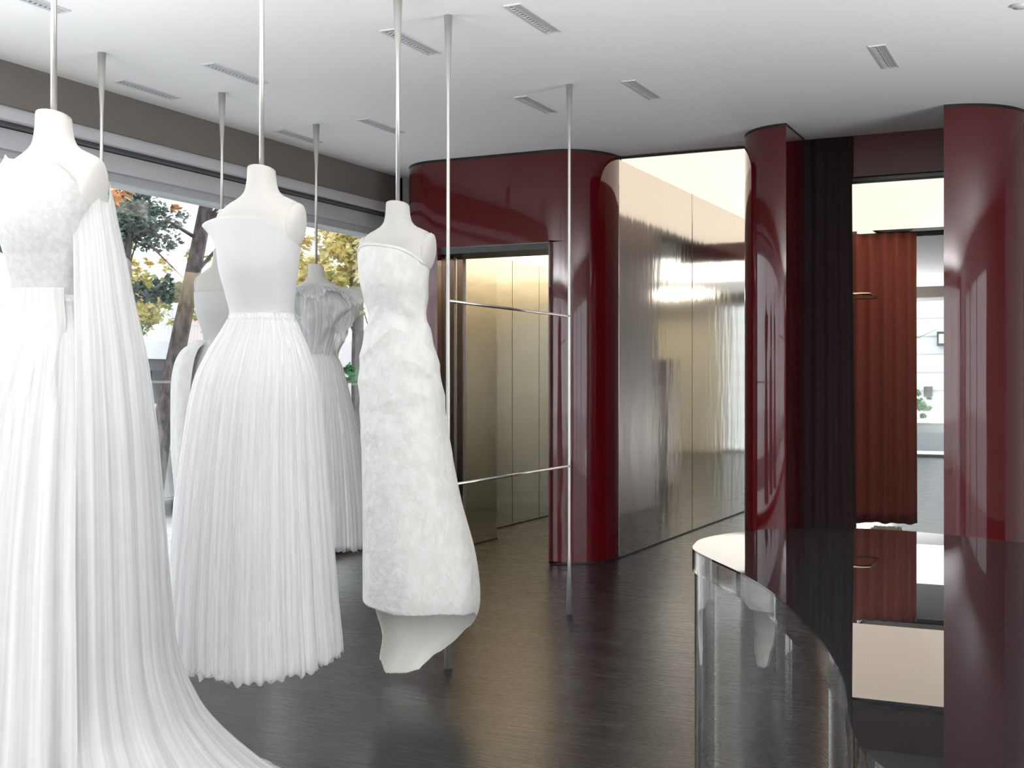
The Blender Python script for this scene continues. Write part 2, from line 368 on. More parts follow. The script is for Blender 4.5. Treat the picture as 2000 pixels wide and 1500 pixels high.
# interior seen through the doorway
dj = MB().box(-4.775, -4.76, 8.575, 8.98, .01, 2.48).build('door_jamb', M['bronze_steel'], cab)
j = MB(); j.box(-4.76, -4.745, 8.66, 8.675, .01, 2.48); j.box(-4.76, -4.75, 8.80, 8.812, .01, 2.48); j.box(-4.76, -4.745, 8.965, 8.98, .01, 2.48)
j.build('jamb_bead', M['chrome'], dj)
MB().box(-4.83, -4.80, 8.99, 9.66, .012, 2.60).build('inner_panel', M['steel_inner'], cab, bevel=.003)
MB().box(-4.80, -4.785, 8.985, 9.01, .012, 2.60).build('panel_edge', M['chrome'], cab)
for a, b_ in ((9.66, 10.66), (10.67, 11.30), (11.31, 12.85)):
    MB().box(-5.15, -5.13, a, b_, .012, 2.60).build('inner_panel', M['steel_inner'], cab)
MB().box(-5.15, -4.83, 9.645, 9.66, .012, 2.60).build('inner_panel', M['steel_inner'], cab)
MB().box(-5.15, X1-.07, 12.85, 12.9, .012, 2.60).build('inner_panel', M['steel_inner'], cab)
MB().box(X1-.09, X1-.065, 9.05, 12.85, .012, 2.60).build('inner_panel', M['steel_inner'], cab)
MB().box(-5.13, -5.12, 9.66, 12.85, 0, .012).build('base_trim', M['black'], cab)
MB().box(-4.80, -4.79, 8.985, 9.66, 0, .012).build('base_trim', M['black'], cab)
MB().box(-4.76, -3.78, 8.56, 8.98, 2.44, 2.489).build('door_head', mat('dark_grey_head', (.07, .075, .075), .3, .6), cab)
MB().box(-5.14, X1-.07, 8.98, 12.9, 2.60, 2.62).build('light_ceiling', emit('amber_light_panel', (1, .83, .58), 1.6), cab)

# ------------------------------------------------------------------ luminous ceilings
def light_ceiling(name, x0, x1, y0, y1, z, cuts, label):
    t = thing(name, label, 'ceiling light', ((x0+x1)/2, (y0+y1)/2, z))
    ys = [y0]+cuts+[y1]
    for a, b_ in zip(ys, ys[1:]): MB().box(x0, x1, a+.014, b_-.014, z, z+.012).build('light_panel', M['lamp'], t)
    MB().box(x0-.02, x1+.02, y0, y1, z+.013, z+.03).build('frame', M['black'], t)
    return t
light_ceiling('luminous_ceiling', X1+.01, -2.31, 9.0, 14.9, 3.165, [10.95, 12.93], 'glowing cream stretch ceiling over the steel passage left of the red columns')

# ------------------------------------------------------------------ red columns and fitting area
pl = thing('lacquered_column', 'burgundy lacquered rounded column left of the dark drape', 'column', (-2.1, 8.9, 0))
pts = [(-1.905, 8.93), (-1.905, 8.34)]+arc(-1.91, 8.80, .39, .46, 270, 180, 22)+[(-2.30, 9.3)]
inner = [(-2.24, 9.3), (-2.24, 8.93)]
o = MB().prism(list(reversed(pts))+list(reversed(inner)), 0, ZT).build('column_body', M['red'], pl); autosmooth(o)
o = MB().prism(list(reversed(pts))+list(reversed(inner)), ZT, H).build('top_shadow_strip', M['black'], pl)
MB().box(-2.30, -2.24, 9.3, 13.1, 0, H).build('side_panel', mat('mauve_grey_panel', (.17, .135, .145), .45), pl)
pr = thing('lacquered_column', 'burgundy lacquered rounded column at the far right edge, right of the opening', 'column', (-.6, 8.9, 0))
pts = [(-.86, 9.06), (-.86, 8.24)]+arc(-.86, 8.84, .50, .60, 270, 360, 24)+[(-.36, 12.0), (-.42, 12.0), (-.42, 9.06)]
o = MB().prism(pts, 0, ZT).build('column_body', M['red'], pr); autosmooth(o)
o = MB().prism(pts, ZT, H).build('top_shadow_strip', M['black'], pr)
struct('trim_header', MB().box(-2.24, -.862, 8.99, 9.06, 2.90, H), mat('dark_red_header', (.07, .010, .007), .28))
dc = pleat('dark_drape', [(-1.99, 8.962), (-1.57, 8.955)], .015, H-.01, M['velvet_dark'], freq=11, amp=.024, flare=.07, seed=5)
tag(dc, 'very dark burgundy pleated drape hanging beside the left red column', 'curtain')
light_ceiling('luminous_ceiling', -2.14, -.43, 9.08, 11.85, 2.85, [10.28], 'glowing cream stretch ceiling over the fitting area behind the red columns')
rc = pleat('rust_curtain', [(-2.12, 11.9), (-1.50, 12.0)], .05, 2.83, M['rust'], freq=8.5, amp=.06, flare=.02, seed=9)
tag(rc, 'rust red pleated velvet curtain under the glowing ceiling of the fitting area', 'curtain')
mb = MB().box(-2.15, -.43, 12.06, 12.08, 2.80, 2.849)
part_o = mb.build('curtain_track', M['black']); tag(part_o, 'thin black curtain track above the rust curtain', 'curtain track')
rl = thing('clothes_rail', 'pale brass looped clothes rail in front of the rust curtain', 'clothes rail', (-2.0, 11.5, 2.2))
MB().tube([(-2.235, 11.15, 2.2), (-1.86, 11.15, 2.2), (-1.80, 11.2, 2.2), (-1.80, 11.68, 2.2), (-1.86, 11.73, 2.2), (-2.235, 11.73, 2.2)], .013, 10).build('rail_loop', M['brass'], rl, smooth=True)
for y in (11.15, 11.73): MB().tube([(-2.235, y, 2.2), (-2.215, y, 2.2)], .03, 14).build('wall_flange', M['brass'], rl)
# white fluffy rug corner peeping out below the rust curtain
def rug():
    vs = []; fs = []; r = random.Random(2)
    for i in range(1500):
        x = r.uniform(-1.86, -1.62); y = r.uniform(11.55, 11.85); a = r.uniform(0, 6.28); h = r.uniform(.02, .05)
        dx = .008*math.cos(a); dy = .008*math.sin(a); n = len(vs)
        lx = r.uniform(-.02, .02); ly = r.uniform(-.02, .02)
        vs += [(x-dx, y-dy, 0.005), (x+dx, y+dy, 0.005), (x+lx, y+ly, h)]; fs.append([n, n+1, n+2])
    MBx = MB().box(-1.87, -1.61, 11.54, 11.86, 0.0, .012); n = len(vs); vs += MBx.v; fs += [[n+i for i in f] for f in MBx.f]
    return pyd(vs, fs)
o = link('fluffy_rug', rug(), M['white_wall']); tag(o, 'small white fluffy rug on the floor below the rust curtain', 'rug')

# ------------------------------------------------------------------ garment rack
rk = thing('garment_rack', 'slim nickel rack of two floor-to-ceiling poles joined by two crossbars', 'clothing rack', (-2.84, 5.94, 0))
def pole_pts(x, y, z0, z1, cone_b=True, cone_t=True, c=.38, r0=.0085, r1=.021):
    zs = [z0]; rs = [r1 if cone_b else r0]
    if cone_b: zs.append(z0+c); rs.append(r0)
    if cone_t: zs.append(z1-c); rs.append(r0)
    zs.append(z1); rs.append(r1 if cone_t else r0)
    return [(x, y, z) for z in zs], rs
for y in (5.18, 6.70):
    p, r = pole_pts(-2.84, y, 0, H); MB().tube(p, r, 18).build('pole', M['pole'], rk, smooth=True)
for z in (1.80, .895): MB().tube([(-2.84, 5.18, z), (-2.84, 6.70, z)], .0078, 12).build('crossbar', M['chrome'], rk, smooth=True)

# ------------------------------------------------------------------ mannequins
def lerp(a, b, t): return a+(b-a)*t
def prof(P, z):
    """P rows (z, ...) descending in z; smooth interpolation"""
    if z >= P[0][0]: return P[0][1:]
    if z <= P[-1][0]: return P[-1][1:]
    for i in range(len(P)-1):
        if P[i][0] >= z >= P[i+1][0]:
            t = (P[i][0]-z)/(P[i][0]-P[i+1][0])
            p0 = P[max(i-1, 0)]; p1 = P[i]; p2 = P[i+1]; p3 = P[min(i+2, len(P)-1)]
            out = []
            for k in range(1, len(p1)):
                h = p2[0]-p1[0]
                m1 = (p2[k]-p0[k])/(p2[0]-p0[0])*h if p2[0] != p0[0] else 0
                m2 = (p3[k]-p1[k])/(p3[0]-p1[0])*h if p3[0] != p1[0] else 0
                # limit overshoot
                if (p2[k]-p1[k])*(p1[k]-p0[k]) <= 0: m1 = 0
                if (p3[k]-p2[k])*(p2[k]-p1[k]) <= 0: m2 = 0
                out.append((2*t**3-3*t*t+1)*p1[k]+(t**3-2*t*t+t)*m1+(-2*t**3+3*t*t)*p2[k]+(t**3-t*t)*m2)
            return out
# torso: z, half width, half depth, y offset (front is -y), squareness
TORSO = [(2.205, .055, .052, .000, 2), (2.16, .059, .055, .000, 2), (2.13, .068, .060, .002, 2), (2.11, .088, .066, .004, 2.1),
         (2.095, .120, .072, .006, 2.2), (2.078, .155, .078, .006, 2.4), (2.050, .174, .086, .004, 2.6), (2.01, .178, .094, .002, 2.6),
         (1.96, .172, .108, -.008, 2.4), (1.91, .160, .120, -.016, 2.2), (1.86, .150, .124, -.020, 2.1), (1.80, .139, .112, -.012, 2),
         (1.73, .124, .097, -.004, 2), (1.65, .112, .086, 0, 2), (1.58, .118, .092, 0, 2), (1.48, .15, .112, .004, 2), (1.38, .168, .12, .006, 2), (1.25, .165, .118, .004, 2), (1.18, .15, .11, 0, 2)]
def torso_mesh(scale=1):
    n = 48; vs = []; fs = []; zs = []
    z = 2.205
    while z > 1.18: zs.append(z); z -= .012 if z > 1.9 else .022
    for z in zs:
        hw, hd, cy, sq = prof(TORSO, z)
        for i in range(n):
            t = 2*PI*i/n; c, s = math.cos(t), math.sin(t)
            x = hw*math.copysign(abs(c)**(2/sq), c); y = hd*math.copysign(abs(s)**(2/sq), s)
            # bust
            if s < 0 and 1.78 < z < 2.0:
                k = math.cos((z-1.885)/.115*PI/2)**2 if abs(z-1.885) < .115 else 0
                y -= .006*k*(math.exp(-((abs(x)-.06)/.05)**2))
            # neck tilt
            zz = z+(-.25*y if z > 2.19 else 0)
            vs.append((x, y+cy, zz))
    for j in range(len(zs)-1):
        for i in range(n):
            a = j*n+i; b_ = j*n+(i+1) % n; fs.append([a, a+n, b_+n, b_])
    fs.append(list(range(n))); fs.append([(len(zs)-1)*n+i for i in reversed(range(n))])
    return pyd(vs, fs)
def cap_mesh(side):
    vs = []; fs = []; n = 28; rings = [(1, 0), (1.0, .010), (.93, .021), (.7, .030), (.35, .034), (0.02, .035)]
    for rr_, h in rings:
        for i in range(n):
            t = 2*PI*i/n
            y = .058*rr_*math.cos(t)*(1-.12*math.sin(t)); z = .088*rr_*math.sin(t)
            x = h
            # tilt so that it leans in at the bottom
            X = x*math.cos(.13)+z*math.sin(.2); Z = z
            vs.append((side*(.150+X), y-.004, 1.985+Z))
    for j in range(len(rings)-1):
        for i in range(n):
            a = j*n+i; b_ = j*n+(i+1) % n; fs.append([a, b_, b_+n, a+n])
    fs.append([i for i in reversed(range(n))]); fs.append([(len(rings)-1)*n+i for i in range(n)])
    me = pyd(vs, fs); bm = bmesh.new(); bm.from_mesh(me); bmesh.ops.recalc_face_normals(bm, faces=bm.faces); bm.to_mesh(me); bm.free()
    return me
def mannequin(label):
    t = thing('hanging_dress_form', label, 'mannequin')
    o = link('torso', torso_mesh(), M['linen'], t); autosmooth(o, 50)
    for s in (-1, 1):
        o = link('arm_cap', cap_mesh(s), M['linen'], t); autosmooth(o, 60)
    vs = [(.054*math.cos(2*PI*i/32), .052*math.sin(2*PI*i/32), 2.205-.25*.052*math.sin(2*PI*i/32)) for i in range(32)]
    m_ = MB(); m_.v = vs+[(x, y, z+.006) for x, y, z in vs]; m_.f = [list(range(32))[::-1], list(range(32, 64))]+[[i, (i+1) % 32, 32+(i+1) % 32, 32+i] for i in range(32)]
    m_.build('neck_plate', mat('ivory_neck_plate', (.5, .48, .46), .4, .4), t)
    p, r = pole_pts(0, 0, 2.20, H, cone_b=False, c=.34, r0=.0095, r1=.024)
    MB().tube(p, r, 18).build('pole', M['pole'], t, smooth=True)
    return t
forms = [(-2.85, 2.70, 'headless cream dress form nearest the camera on a ceiling pole, leftmost of the front row'),
         (-2.85, 3.72, 'headless cream dress form with the plain square-topped gown, middle of the front row'),
         (-2.85, 4.72, 'headless cream dress form above the brocade gown with the low swept train'),
         (-4.87, 4.95, 'headless dress form mostly hidden behind the nearest gown, only its shoulder showing'),
         (-4.87, 5.96, 'headless dress form partly hidden behind the middle gown, before the leaning pine'),
         (-4.87, 6.97, 'headless dress form under ruffled tulle, furthest back against the yellow tree')]
f0 = None
for x, y, lb in forms:
    if f0 is None: f0 = mannequin(lb); o = f0
    else: o = copy_thing(f0); o['label'] = lb
    o.location = (x, y, 0); o['group'] = 'dress forms hanging from ceiling poles'

# ------------------------------------------------------------------ gowns
def cloth(name, P, m, parent, folds, hem, top, th0=0, th1=2*PI, nth=420, nz=80, seed=1, zpow=1.0, jag=.006, thick=.003, pleat_sharp=.5, warp=None, rowsmooth=None):
    """a sheet of cloth wrapped round the form. P rows: z, cx, cy, rx, ry, fold amplitude.
       folds: list of (number of folds round the body, weight, twist per metre)"""
    r = random.Random(seed); ph = [r.uniform(0, 2*PI) for _ in folds]; q = [r.uniform(0, 6.28) for _ in range(8)]
    closed = abs(th1-th0-2*PI) < 1e-6; ni = nth if closed else nth+1
    wsum = sum(abs(f[1]) for f in folds) or 1; vs = []; fs = []
    jr = [r.uniform(-1, 1) for _ in range(64)]
    for j in range(nz+1):
        s = (j/nz)**zpow
        for i in range(ni):
            th = th0+(th1-th0)*i/nth
            zt = top(th); zh = hem(th); u = th/(2*PI)*64; a = jr[int(u) % 64]; b_ = jr[(int(u)+1) % 64]; jj = lerp(a, b_, u % 1)
            z = lerp(zt, zh+jag*(jj+.6*math.sin(53*th+q[3])), s)
            cx, cy, rx, ry, am = prof(P, z)
            f = 0
            for (n, wt, tw), p_ in zip(folds, ph):
                arg = n*th+p_+tw*z+.7*math.sin(2*th+q[0])+.5*math.sin(3*th+q[1]+.8*z)
                sn = math.sin(arg); sh = 1-2*abs(math.sin(arg/2))
                f += wt*lerp(sn, sh, pleat_sharp)
            f /= wsum
            x = cx+rx*math.cos(th); y = cy+ry*math.sin(th)
            nx = math.cos(th)/max(rx, .01); ny = math.sin(th)/max(ry, .01); l = math.hypot(nx, ny)
            x += nx/l*am*f; y += ny/l*am*f
            if warp: x, y, z = warp(x, y, z, th, s)
            vs.append((x, y, z))
    for j in range(nz):
        for i in range(nth):
            a = j*ni+i; b_ = j*ni+(i+1) % ni if closed else a+1
            fs.append([a, b_, b_+ni, a+ni])
    me = pyd(vs, fs); uvl = me.uv_layers.new(name='UVMap'); dat = [0.0]*(len(fs)*8); k = 0
    for j in range(nz):
        for i in range(nth):
            for du, dv in ((0, 0), (1, 0), (1, 1), (0, 1)):
                dat[k] = (th0+(th1-th0)*(i+du)/nth)/(2*PI); dat[k+1] = ((j+dv)/nz); k += 2
    uvl.data.foreach_set('uv', dat)
    o = link(name, me, m, parent, True, rel=False)
    if thick:
        s = o.modifiers.new('cloth', 'SOLIDIFY'); s.thickness = thick
    return o
def bump1(th, c, w_):
    d = (th-c+PI) % (2*PI)-PI; return math.exp(-(d/w_)**2)
FR, RT, BK, LF = 1.5*PI, 0, PI/2, PI      # angles of front, right (as seen), back, left

# --- gown 2: plain bodice and full tulle skirt (middle of the front row)
g = thing('wedding_gown', 'white gown with plain strapless bodice and full tulle skirt, middle of front row', 'wedding dress', (-2.85, 3.72, 0), 'white gowns on hanging dress forms')
P = [(2.05, -.01, -.02, .182, .125, .000), (1.95, -.005, -.018, .170, .130, .001), (1.85, 0, -.02, .158, .132, .002), (1.74, 0, -.01, .138, .112, .003), (1.66, 0, 0, .127, .102, .003), (1.60, 0, 0, .135, .108, .003)]
def warp(x, y, z, th, s):
    k = math.exp(-((z-2.03)/.07)**2)*bump1(th, PI+.25, .4); return x-.055*k, y-.02*k, z
cloth('bodice', P, M['bodice'], g, [(7, 1, 2), (11, .5, -3)], lambda t: 1.63, lambda t: 2.02-.075*bump1(t, 0, .75)-.02*bump1(t, BK, .8)-.03*bump1(t, PI, .5), nth=200, nz=40, jag=0, warp=warp)
P = [(1.66, 0, 0, .128, .103, .002), (1.60, -.003, 0, .152, .120, .005), (1.52, -.014, 0, .196, .155, .007), (1.40, -.025, 0, .230, .20, .009), (1.2, -.032, 0, .252, .235, .011), (.95, -.036, 0, .274, .265, .013), (.6, -.036, 0, .298, .295, .017), (.28, -.03, 0, .315, .315, .022)]
Pi = [(z, a, b_, c*.93, d*.93, e) for z, a, b_, c, d, e in P]
cloth('underskirt', Pi, M['tulle_in'], g, [(26, 1, .3), (61, .8, 0), (9, .5, .2)], lambda t: .345, lambda t: 1.655, seed=4, jag=.008)
cloth('tulle_layer', P, M['tulle'], g, [(38, 1, 0), (75, .8, 0), (13, .7, .2)], lambda t: .34+.02*bump1(t, 0, .7), lambda t: 1.66, seed=5, jag=.010, nth=560)
Po = [(z, a, b_, c*1.05 if z < 1.5 else c*1.01, d*1.05, e*1.2) for z, a, b_, c, d, e in P]
cloth('tulle_overlay', Po, M['tulle_sheer'], g, [(30, 1, .1), (17, .7, 0), (88, .4, 0)], lambda t: .36+.03*math.sin(t*2), lambda t: 1.64, seed=8, jag=.012, nth=560)

# --- gown 3: ivory brocade sheath with swept train
g = thing('wedding_gown', 'ivory brocade sheath gown with high front hem and folded back train', 'wedding dress', (-2.85, 4.72, 0), 'white gowns on hanging dress forms')
P = [(2.06, -.01, -.01, .180, .120, .000), (1.96, -.01, -.015, .172, .134, .001), (1.86, -.005, -.02, .160, .136, .003), (1.76, 0, -.008, .146, .118, .004), (1.69, 0, 0, .141, .114, .004), (1.60, .0, 0, .163, .125, .004), (1.50, .005, .0, .190, .140, .004), (1.35, .010, .01, .200, .155, .005),
     (1.1, .03, .02, .207, .18, .007), (.85, .055, .03, .230, .21, .010), (.6, .085, .04, .262, .245, .014), (.42, .098, .04, .272, .255, .014), (.34, .092, .04, .262, .245, .012), (.22, .07, .04, .205, .20, .010), (.12, .005, .04, .155, .16, .010), (.02, -.035, .05, .125, .13, .008)]
def hem3(t):
    K_ = [(0, .37), (.35, .34), (.7, .27), (1.05, .14), (1.35, .05), (1.8, .03), (2.5, .03), (2.85, .10), (3.05, .38), (3.4, .44), (4.2, .40), (4.8, .385), (5.5, .385), (6.2832, .37)]
    for (a, u), (b_, v) in zip(K_, K_[1:]):
        if a <= t <= b_: q = (t-a)/(b_-a); q = q*q*(3-2*q); return lerp(u, v, q)
    return .37
TOP3 = lambda t: 2.02+.012*math.sin(2*t)-.08*bump1(t, 0, .7)-.07*bump1(t, PI, .6)-.05*bump1(t, BK, .8)
def ruche(x, y, z, th, s):
    k = math.exp(-((z-1.62)/.17)**2)+.5*math.exp(-((z-1.3)/.2)**2)
    a = 46*z+3.1*math.sin(th-.4)*1.6+1.3*math.sin(3*th+5*z); f = (1-2*abs(math.sin(a/2)))*.6+.4*math.sin(a*.61+2*th)
    q = .0075*k*f; return x+q*math.cos(th)*1.1, y+q*math.sin(th)*1.1, z
o = cloth('gown_body', P, M['satin_in'], g, [(5, 1, 4), (9, .6, -6), (3, .8, 2)], hem3, TOP3, nth=340, nz=230, jag=.002, pleat_sharp=.1, warp=ruche)
o.data.materials.append(M['satin']); o.modifiers['cloth'].material_offset = 1; o.modifiers['cloth'].offset = -1
cloth('neckline_binding', [(z, a, b_, c+.003, d+.003, e) for z, a, b_, c, d, e in P], M['satin'], g, [(5, 1, 4)], lambda t: TOP3(t)-.012, lambda t: TOP3(t)+.002, nth=200, nz=3, jag=0)

# --- gown 1: lace bodice, gathered skirt and long sheer cape, nearest
g = thing('wedding_gown', 'white lace gown with swirling tulle drapes and long sheer cape, nearest the camera', 'wedding dress', (-2.85, 2.70, 0), 'white gowns on hanging dress forms')
P = [(2.09, -.02, -.01, .13, .100, .000), (2.05, -.01, -.01, .168, .112, .000), (1.98, -.005, -.014, .176, .128, .002), (1.88, 0, -.02, .160, .136, .003), (1.76, 0, -.01, .140, .114, .003), (1.66, 0, 0, .130, .105, .003), (1.58, 0, 0, .140, .115, .003)]
cloth('lace_bodice', P, M['lace'], g, [(8, 1, 2), (21, .5, -3)], lambda t: 1.60, lambda t: 2.06-.11*bump1(t, 0, .62)-.06*bump1(t, BK, .9)+.03*bump1(t, PI+.7, .5), nth=240, nz=50, jag=.004)
P = [(1.66, 0, 0, .132, .107, .003), (1.56, 0, 0, .160, .128, .006), (1.42, -.01, -.01, .190, .165, .010), (1.2, -.015, -.02, .212, .195, .014), (.9, -.02, -.02, .235, .225, .020), (.6, -.02, -.02, .255, .25, .026), (.25, -.02, -.02, .28, .285, .034)]
cloth('skirt', P, M['tulle_near_in'], g, [(15, 1, .3), (24, .6, 0), (9, .8, .2)], lambda t: .30, lambda t: 1.66, seed=11, jag=.006)
Po = [(z, a-.05*(1.7-z), b_, c*1.06+.02*(1.66-z), d*1.08, e*1.2) for z, a, b_, c, d, e in P]
cloth('swirl_drape', [(z, a, b_, c+.012, d+.012, e*1.7+.004) for z, a, b_, c, d, e in Po], M['tulle_near'], g, [(11, 1, 9.0), (19, .8, 11), (5, .5, 7)], lambda t: .45+.9*max(0, math.cos(t-.1))**1.0-.0, lambda t: 1.68, th0=PI*.75, th1=PI*1.80, seed=13, jag=.01, nth=300, nz=140, pleat_sharp=.85)
P = [(1.66, 0, 0, .135, .11, .003), (1.5, 0, -.01, .185, .15, .006), (1.2, 0, -.02, .225, .215, .014), (.8, 0, -.03, .255, .26, .022), (.5, 0, -.03, .275, .29, .028), (.24, 0, -.03, .29, .315, .036)]
cloth('front_panel', P, M['tulle_near'], g, [(14, 1, .2), (23, .6, 0), (6, .7, .2)], lambda t: .30+.01*math.sin(5*t), lambda t: 1.64, th0=PI*1.18, th1=PI*1.86, seed=15, jag=.004, nth=260, pleat_sharp=.3)
# the cape falls from the back of the shoulders and spreads over the floor
P = [(2.03, 0, .03, .165, .10, .001), (1.93, .0, .03, .180, .125, .004), (1.8, .005, .035, .197, .15, .006), (1.65, .01, .04, .215, .18, .010), (1.45, .015, .05, .238, .22, .016), (1.2, .02, .05, .262, .25, .018), (.95, .02, .055, .275, .27, .020), (.75, .02, .06, .282, .285, .022), (.53, .02, .07, .292, .31, .024), (.375, .02, .09, .325, .37, .026), (.29, .03, .10, .36, .42, .028), (.2, .04, .12, .41, .49, .03), (.08, .05, .15, .50, .60, .03), (.02, .06, .17, .56, .68, .015)]
cloth('cape', P, M['tulle_sheer'], g, [(17, 1, .3), (29, .6, 0), (9, .8, .2)], lambda t: .02, lambda t: 2.02-.08*bump1(t, 0, .4), th0=-PI*.24, th1=PI*1.12, seed=17, jag=.0, nth=460, nz=110)
cloth('cape_lining', [(z, a, b_, c*.93, d*.93, e) for z, a, b_, c, d, e in P], M['tulle_near'], g, [(13, 1, .3), (25, .6, 0), (7, .8, .2)], lambda t: .03, lambda t: 1.97, th0=-PI*.20, th1=PI*1.08, seed=19, jag=.0, nth=460, nz=100)

# --- gown 4: back row, mostly hidden behind gown 1
g = thing('wedding_gown', 'white gown almost hidden behind the nearest lace gown', 'wedding dress', (-4.87, 4.95, 0), 'white gowns on hanging dress forms')
P = [(2.0, 0, -.02, .165, .12, .002), (1.86, 0, -.02, .158, .132, .003), (1.66, 0, 0, .12, .095, .003), (1.5, 0, 0, .155, .125, .005), (1.2, 0, 0, .19, .17, .01), (.3, 0, 0, .28, .28, .03)]
cloth('bodice', P, M['bodice'], g, [(7, 1, 2)], lambda t: 1.64, lambda t: 1.93-.05*bump1(t, 0, .7), nth=160, nz=30, jag=0)
cloth('skirt', P, M['tulle_in'], g, [(15, 1, .3), (33, .7, 0)], lambda t: .3, lambda t: 1.66, nth=240, nz=40)
# --- gown 5: back row centre, draped bustle
g = thing('wedding_gown', 'white gown with gathered side drape behind the middle gown, before the leaning pine', 'wedding dress', (-4.87, 5.96, 0), 'white gowns on hanging dress forms')
P = [(2.0, 0, -.02, .175, .12, .002), (1.86, 0, -.02, .158, .132, .003), (1.66, 0, 0, .12, .095, .003), (1.5, 0, 0, .185, .14, .006), (1.2, 0, 0, .24, .2, .01), (.3, 0, 0, .30, .3, .03)]
cloth('bodice', P, M['bodice'], g, [(7, 1, 2)], lambda t: 1.62, lambda t: 1.96-.03*bump1(t, 0, .7), nth=160, nz=30, jag=0)
cloth('skirt', P, M['tulle_in'], g, [(15, 1, .3), (33, .7, 0)], lambda t: .3, lambda t: 1.66, nth=240, nz=40)
P = [(1.66, -.03, 0, .16, .12, .006), (1.6, -.06, 0, .22, .16, .012), (1.5, -.075, 0, .265, .19, .016), (1.35, -.07, 0, .285, .22, .018), (1.0, -.05, 0, .285, .25, .02), (.6, -.02, 0, .26, .26, .03)]
cloth('side_drape', P, M['satin'], g, [(6, 1, 4), (11, .6, 2)], lambda t: .7, lambda t: 1.66, th0=PI*.6, th1=PI*1.5, nth=180, nz=60)
# --- gown 6: back row right, off-shoulder tulle ruffle
g = thing('wedding_gown', 'sheer white gown wrapped in ruffled tulle at the shoulders, furthest back', 'wedding dress', (-4.87, 6.97, 0), 'white gowns on hanging dress forms')
P = [(2.0, 0, -.02, .17, .12, .002), (1.86, 0, -.02, .158, .132, .003), (1.66, 0, 0, .122, .097, .003), (1.5, .02, 0, .165, .13, .005), (1.2, .03, 0, .23, .19, .01), (.8, .04, 0, .285, .25, .016), (.26, .05, 0, .32, .30, .025)]
cloth('bodice', P, M['lace'], g, [(7, 1, 2)], lambda t: 1.62, lambda t: 1.97, nth=160, nz=30, jag=0)
cloth('underskirt', P, M['tulle_in'], g, [(17, 1, .3), (39, .7, 0)], lambda t: .28, lambda t: 1.66, nth=300, nz=50, jag=.008)
cloth('tulle_layer', [(z, a, b_, c*1.06, d*1.06, e*1.2) for z, a, b_, c, d, e in P], M['tulle_sheer'], g, [(21, 1, .3), (45, .7, 0)], lambda t: .26, lambda t: 1.66, nth=300, nz=50, jag=.01)
P = [(2.08, 0, 0, .10, .085, .003), (2.04, 0, -.005, .20, .13, .012), (1.98, .02, -.01, .262, .19, .024), (1.90, .03, -.01, .272, .205, .028), (1.80, .02, 0, .245, .18, .026), (1.70, .01, 0, .20, .15, .018), (1.6, 0, 0, .16, .13, .012)]
def puff(x, y, z, th, s):
    k = math.sin(s*PI); q = .035*math.sin(2*th+.6+5*s)+.03*math.sin(5*th-9*s)+.018*math.sin(9*th+14*s)
    return x*(1+k*q*3), y*(1+k*q*3), z+.025*k*math.sin(3*th+4*s)
cloth('shoulder_ruffle', P, M['tulle_sheer'], g, [(9, 1, 3), (16, .7, -4), (29, .4, 2)], lambda t: 1.60, lambda t: 2.085, nth=300, nz=60, jag=.02, warp=puff)
def flare(x, y, z, th, s):
    k = s**1.5*(1+.9*bump1(th, 5.9, .7)+.4*bump1(th, 3.6, .6)); q = .05*math.sin(4*th+1)+.04*math.sin(9*th+3)
    return x*(1+k*(.16+q)), y*(1+k*(.16+q)), z+k*(.05+.03*math.sin(6*th))
cloth('shoulder_ruffle', [(z, a+.01, b_, c*1.04, d*1.05, e*1.3) for z, a, b_, c, d, e in P], M['tulle_sheer'], g, [(7, 1, -3), (13, .7, 4), (23, .4, 2)], lambda t: 1.92+.03*math.sin(3*t), lambda t: 2.07, nth=300, nz=40, jag=.02, seed=6, warp=flare)
cloth('shoulder_ruffle', [(z, a, b_, c*1.0, d*1.0, e*1.5) for z, a, b_, c, d, e in P], M['tulle_sheer'], g, [(8, 1, -5), (15, .7, 4), (27, .4, 2)], lambda t: 1.75+.06*math.sin(2*t), lambda t: 2.05, nth=300, nz=40, jag=.02, seed=16, warp=flare)

# ------------------------------------------------------------------ clear acrylic counter
front = [(-.955, 3.115), (-.925, 3.0), (-.832, 2.85), (-.711, 2.67), (-.600, 2.476), (-.505, 2.27), (-.411, 2.045), (-.358, 1.892), (-.320, 1.767), (-.292, 1.639), (-.274, 1.555), (-.250, 1.475), (-.205, 1.385), (-.12, 1.28), (0, 1.19), (.16, 1.12), (.38, 1.10)]
rest = [(.62, 1.2), (.80, 1.45), (.86, 1.85), (.80, 2.3), (.62, 2.75), (.38, 3.15), (.12, 3.38), (-.162, 3.505), (-.30, 3.57), (-.46, 3.63), (-.62, 3.635), (-.80, 3.55), (-.90, 3.43), (-.95, 3.30), (-.965, 3.20)]
def catmull(pts, n=8, closed=True):
    out = []; k = len(pts)
    for i in range(k):
        p = [Vector(pts[(i+j-1) % k]) for j in range(4)]
        for s in range(n):
            t = s/n
            out.append(tuple(.5*((2*p[1])+(-p[0]+p[2])*t+(2*p[0]-5*p[1]+4*p[2]-p[3])*t*t+(-p[0]+3*p[1]-3*p[2]+p[3])*t**3)))
    return out
OUT = catmull(front+rest, 7)
ct = thing('acrylic_counter', 'clear acrylic counter with S-curved edge and glossy smoked top, front right', 'counter', (-.1, 2.4, 0))
o = MB().prism(OUT, .9655, .97).build('table_top', M['smoke'], ct); autosmooth(o, 30)
ring_in = offs(OUT+[OUT[0]], .03)[:-1]; n_ = len(OUT); mb = MB()
mb.v = [(x, y, .912) for x, y in OUT]+[(x, y, .965) for x, y in OUT]+[(x, y, .912) for x, y in ring_in]+[(x, y, .965) for x, y in ring_in]
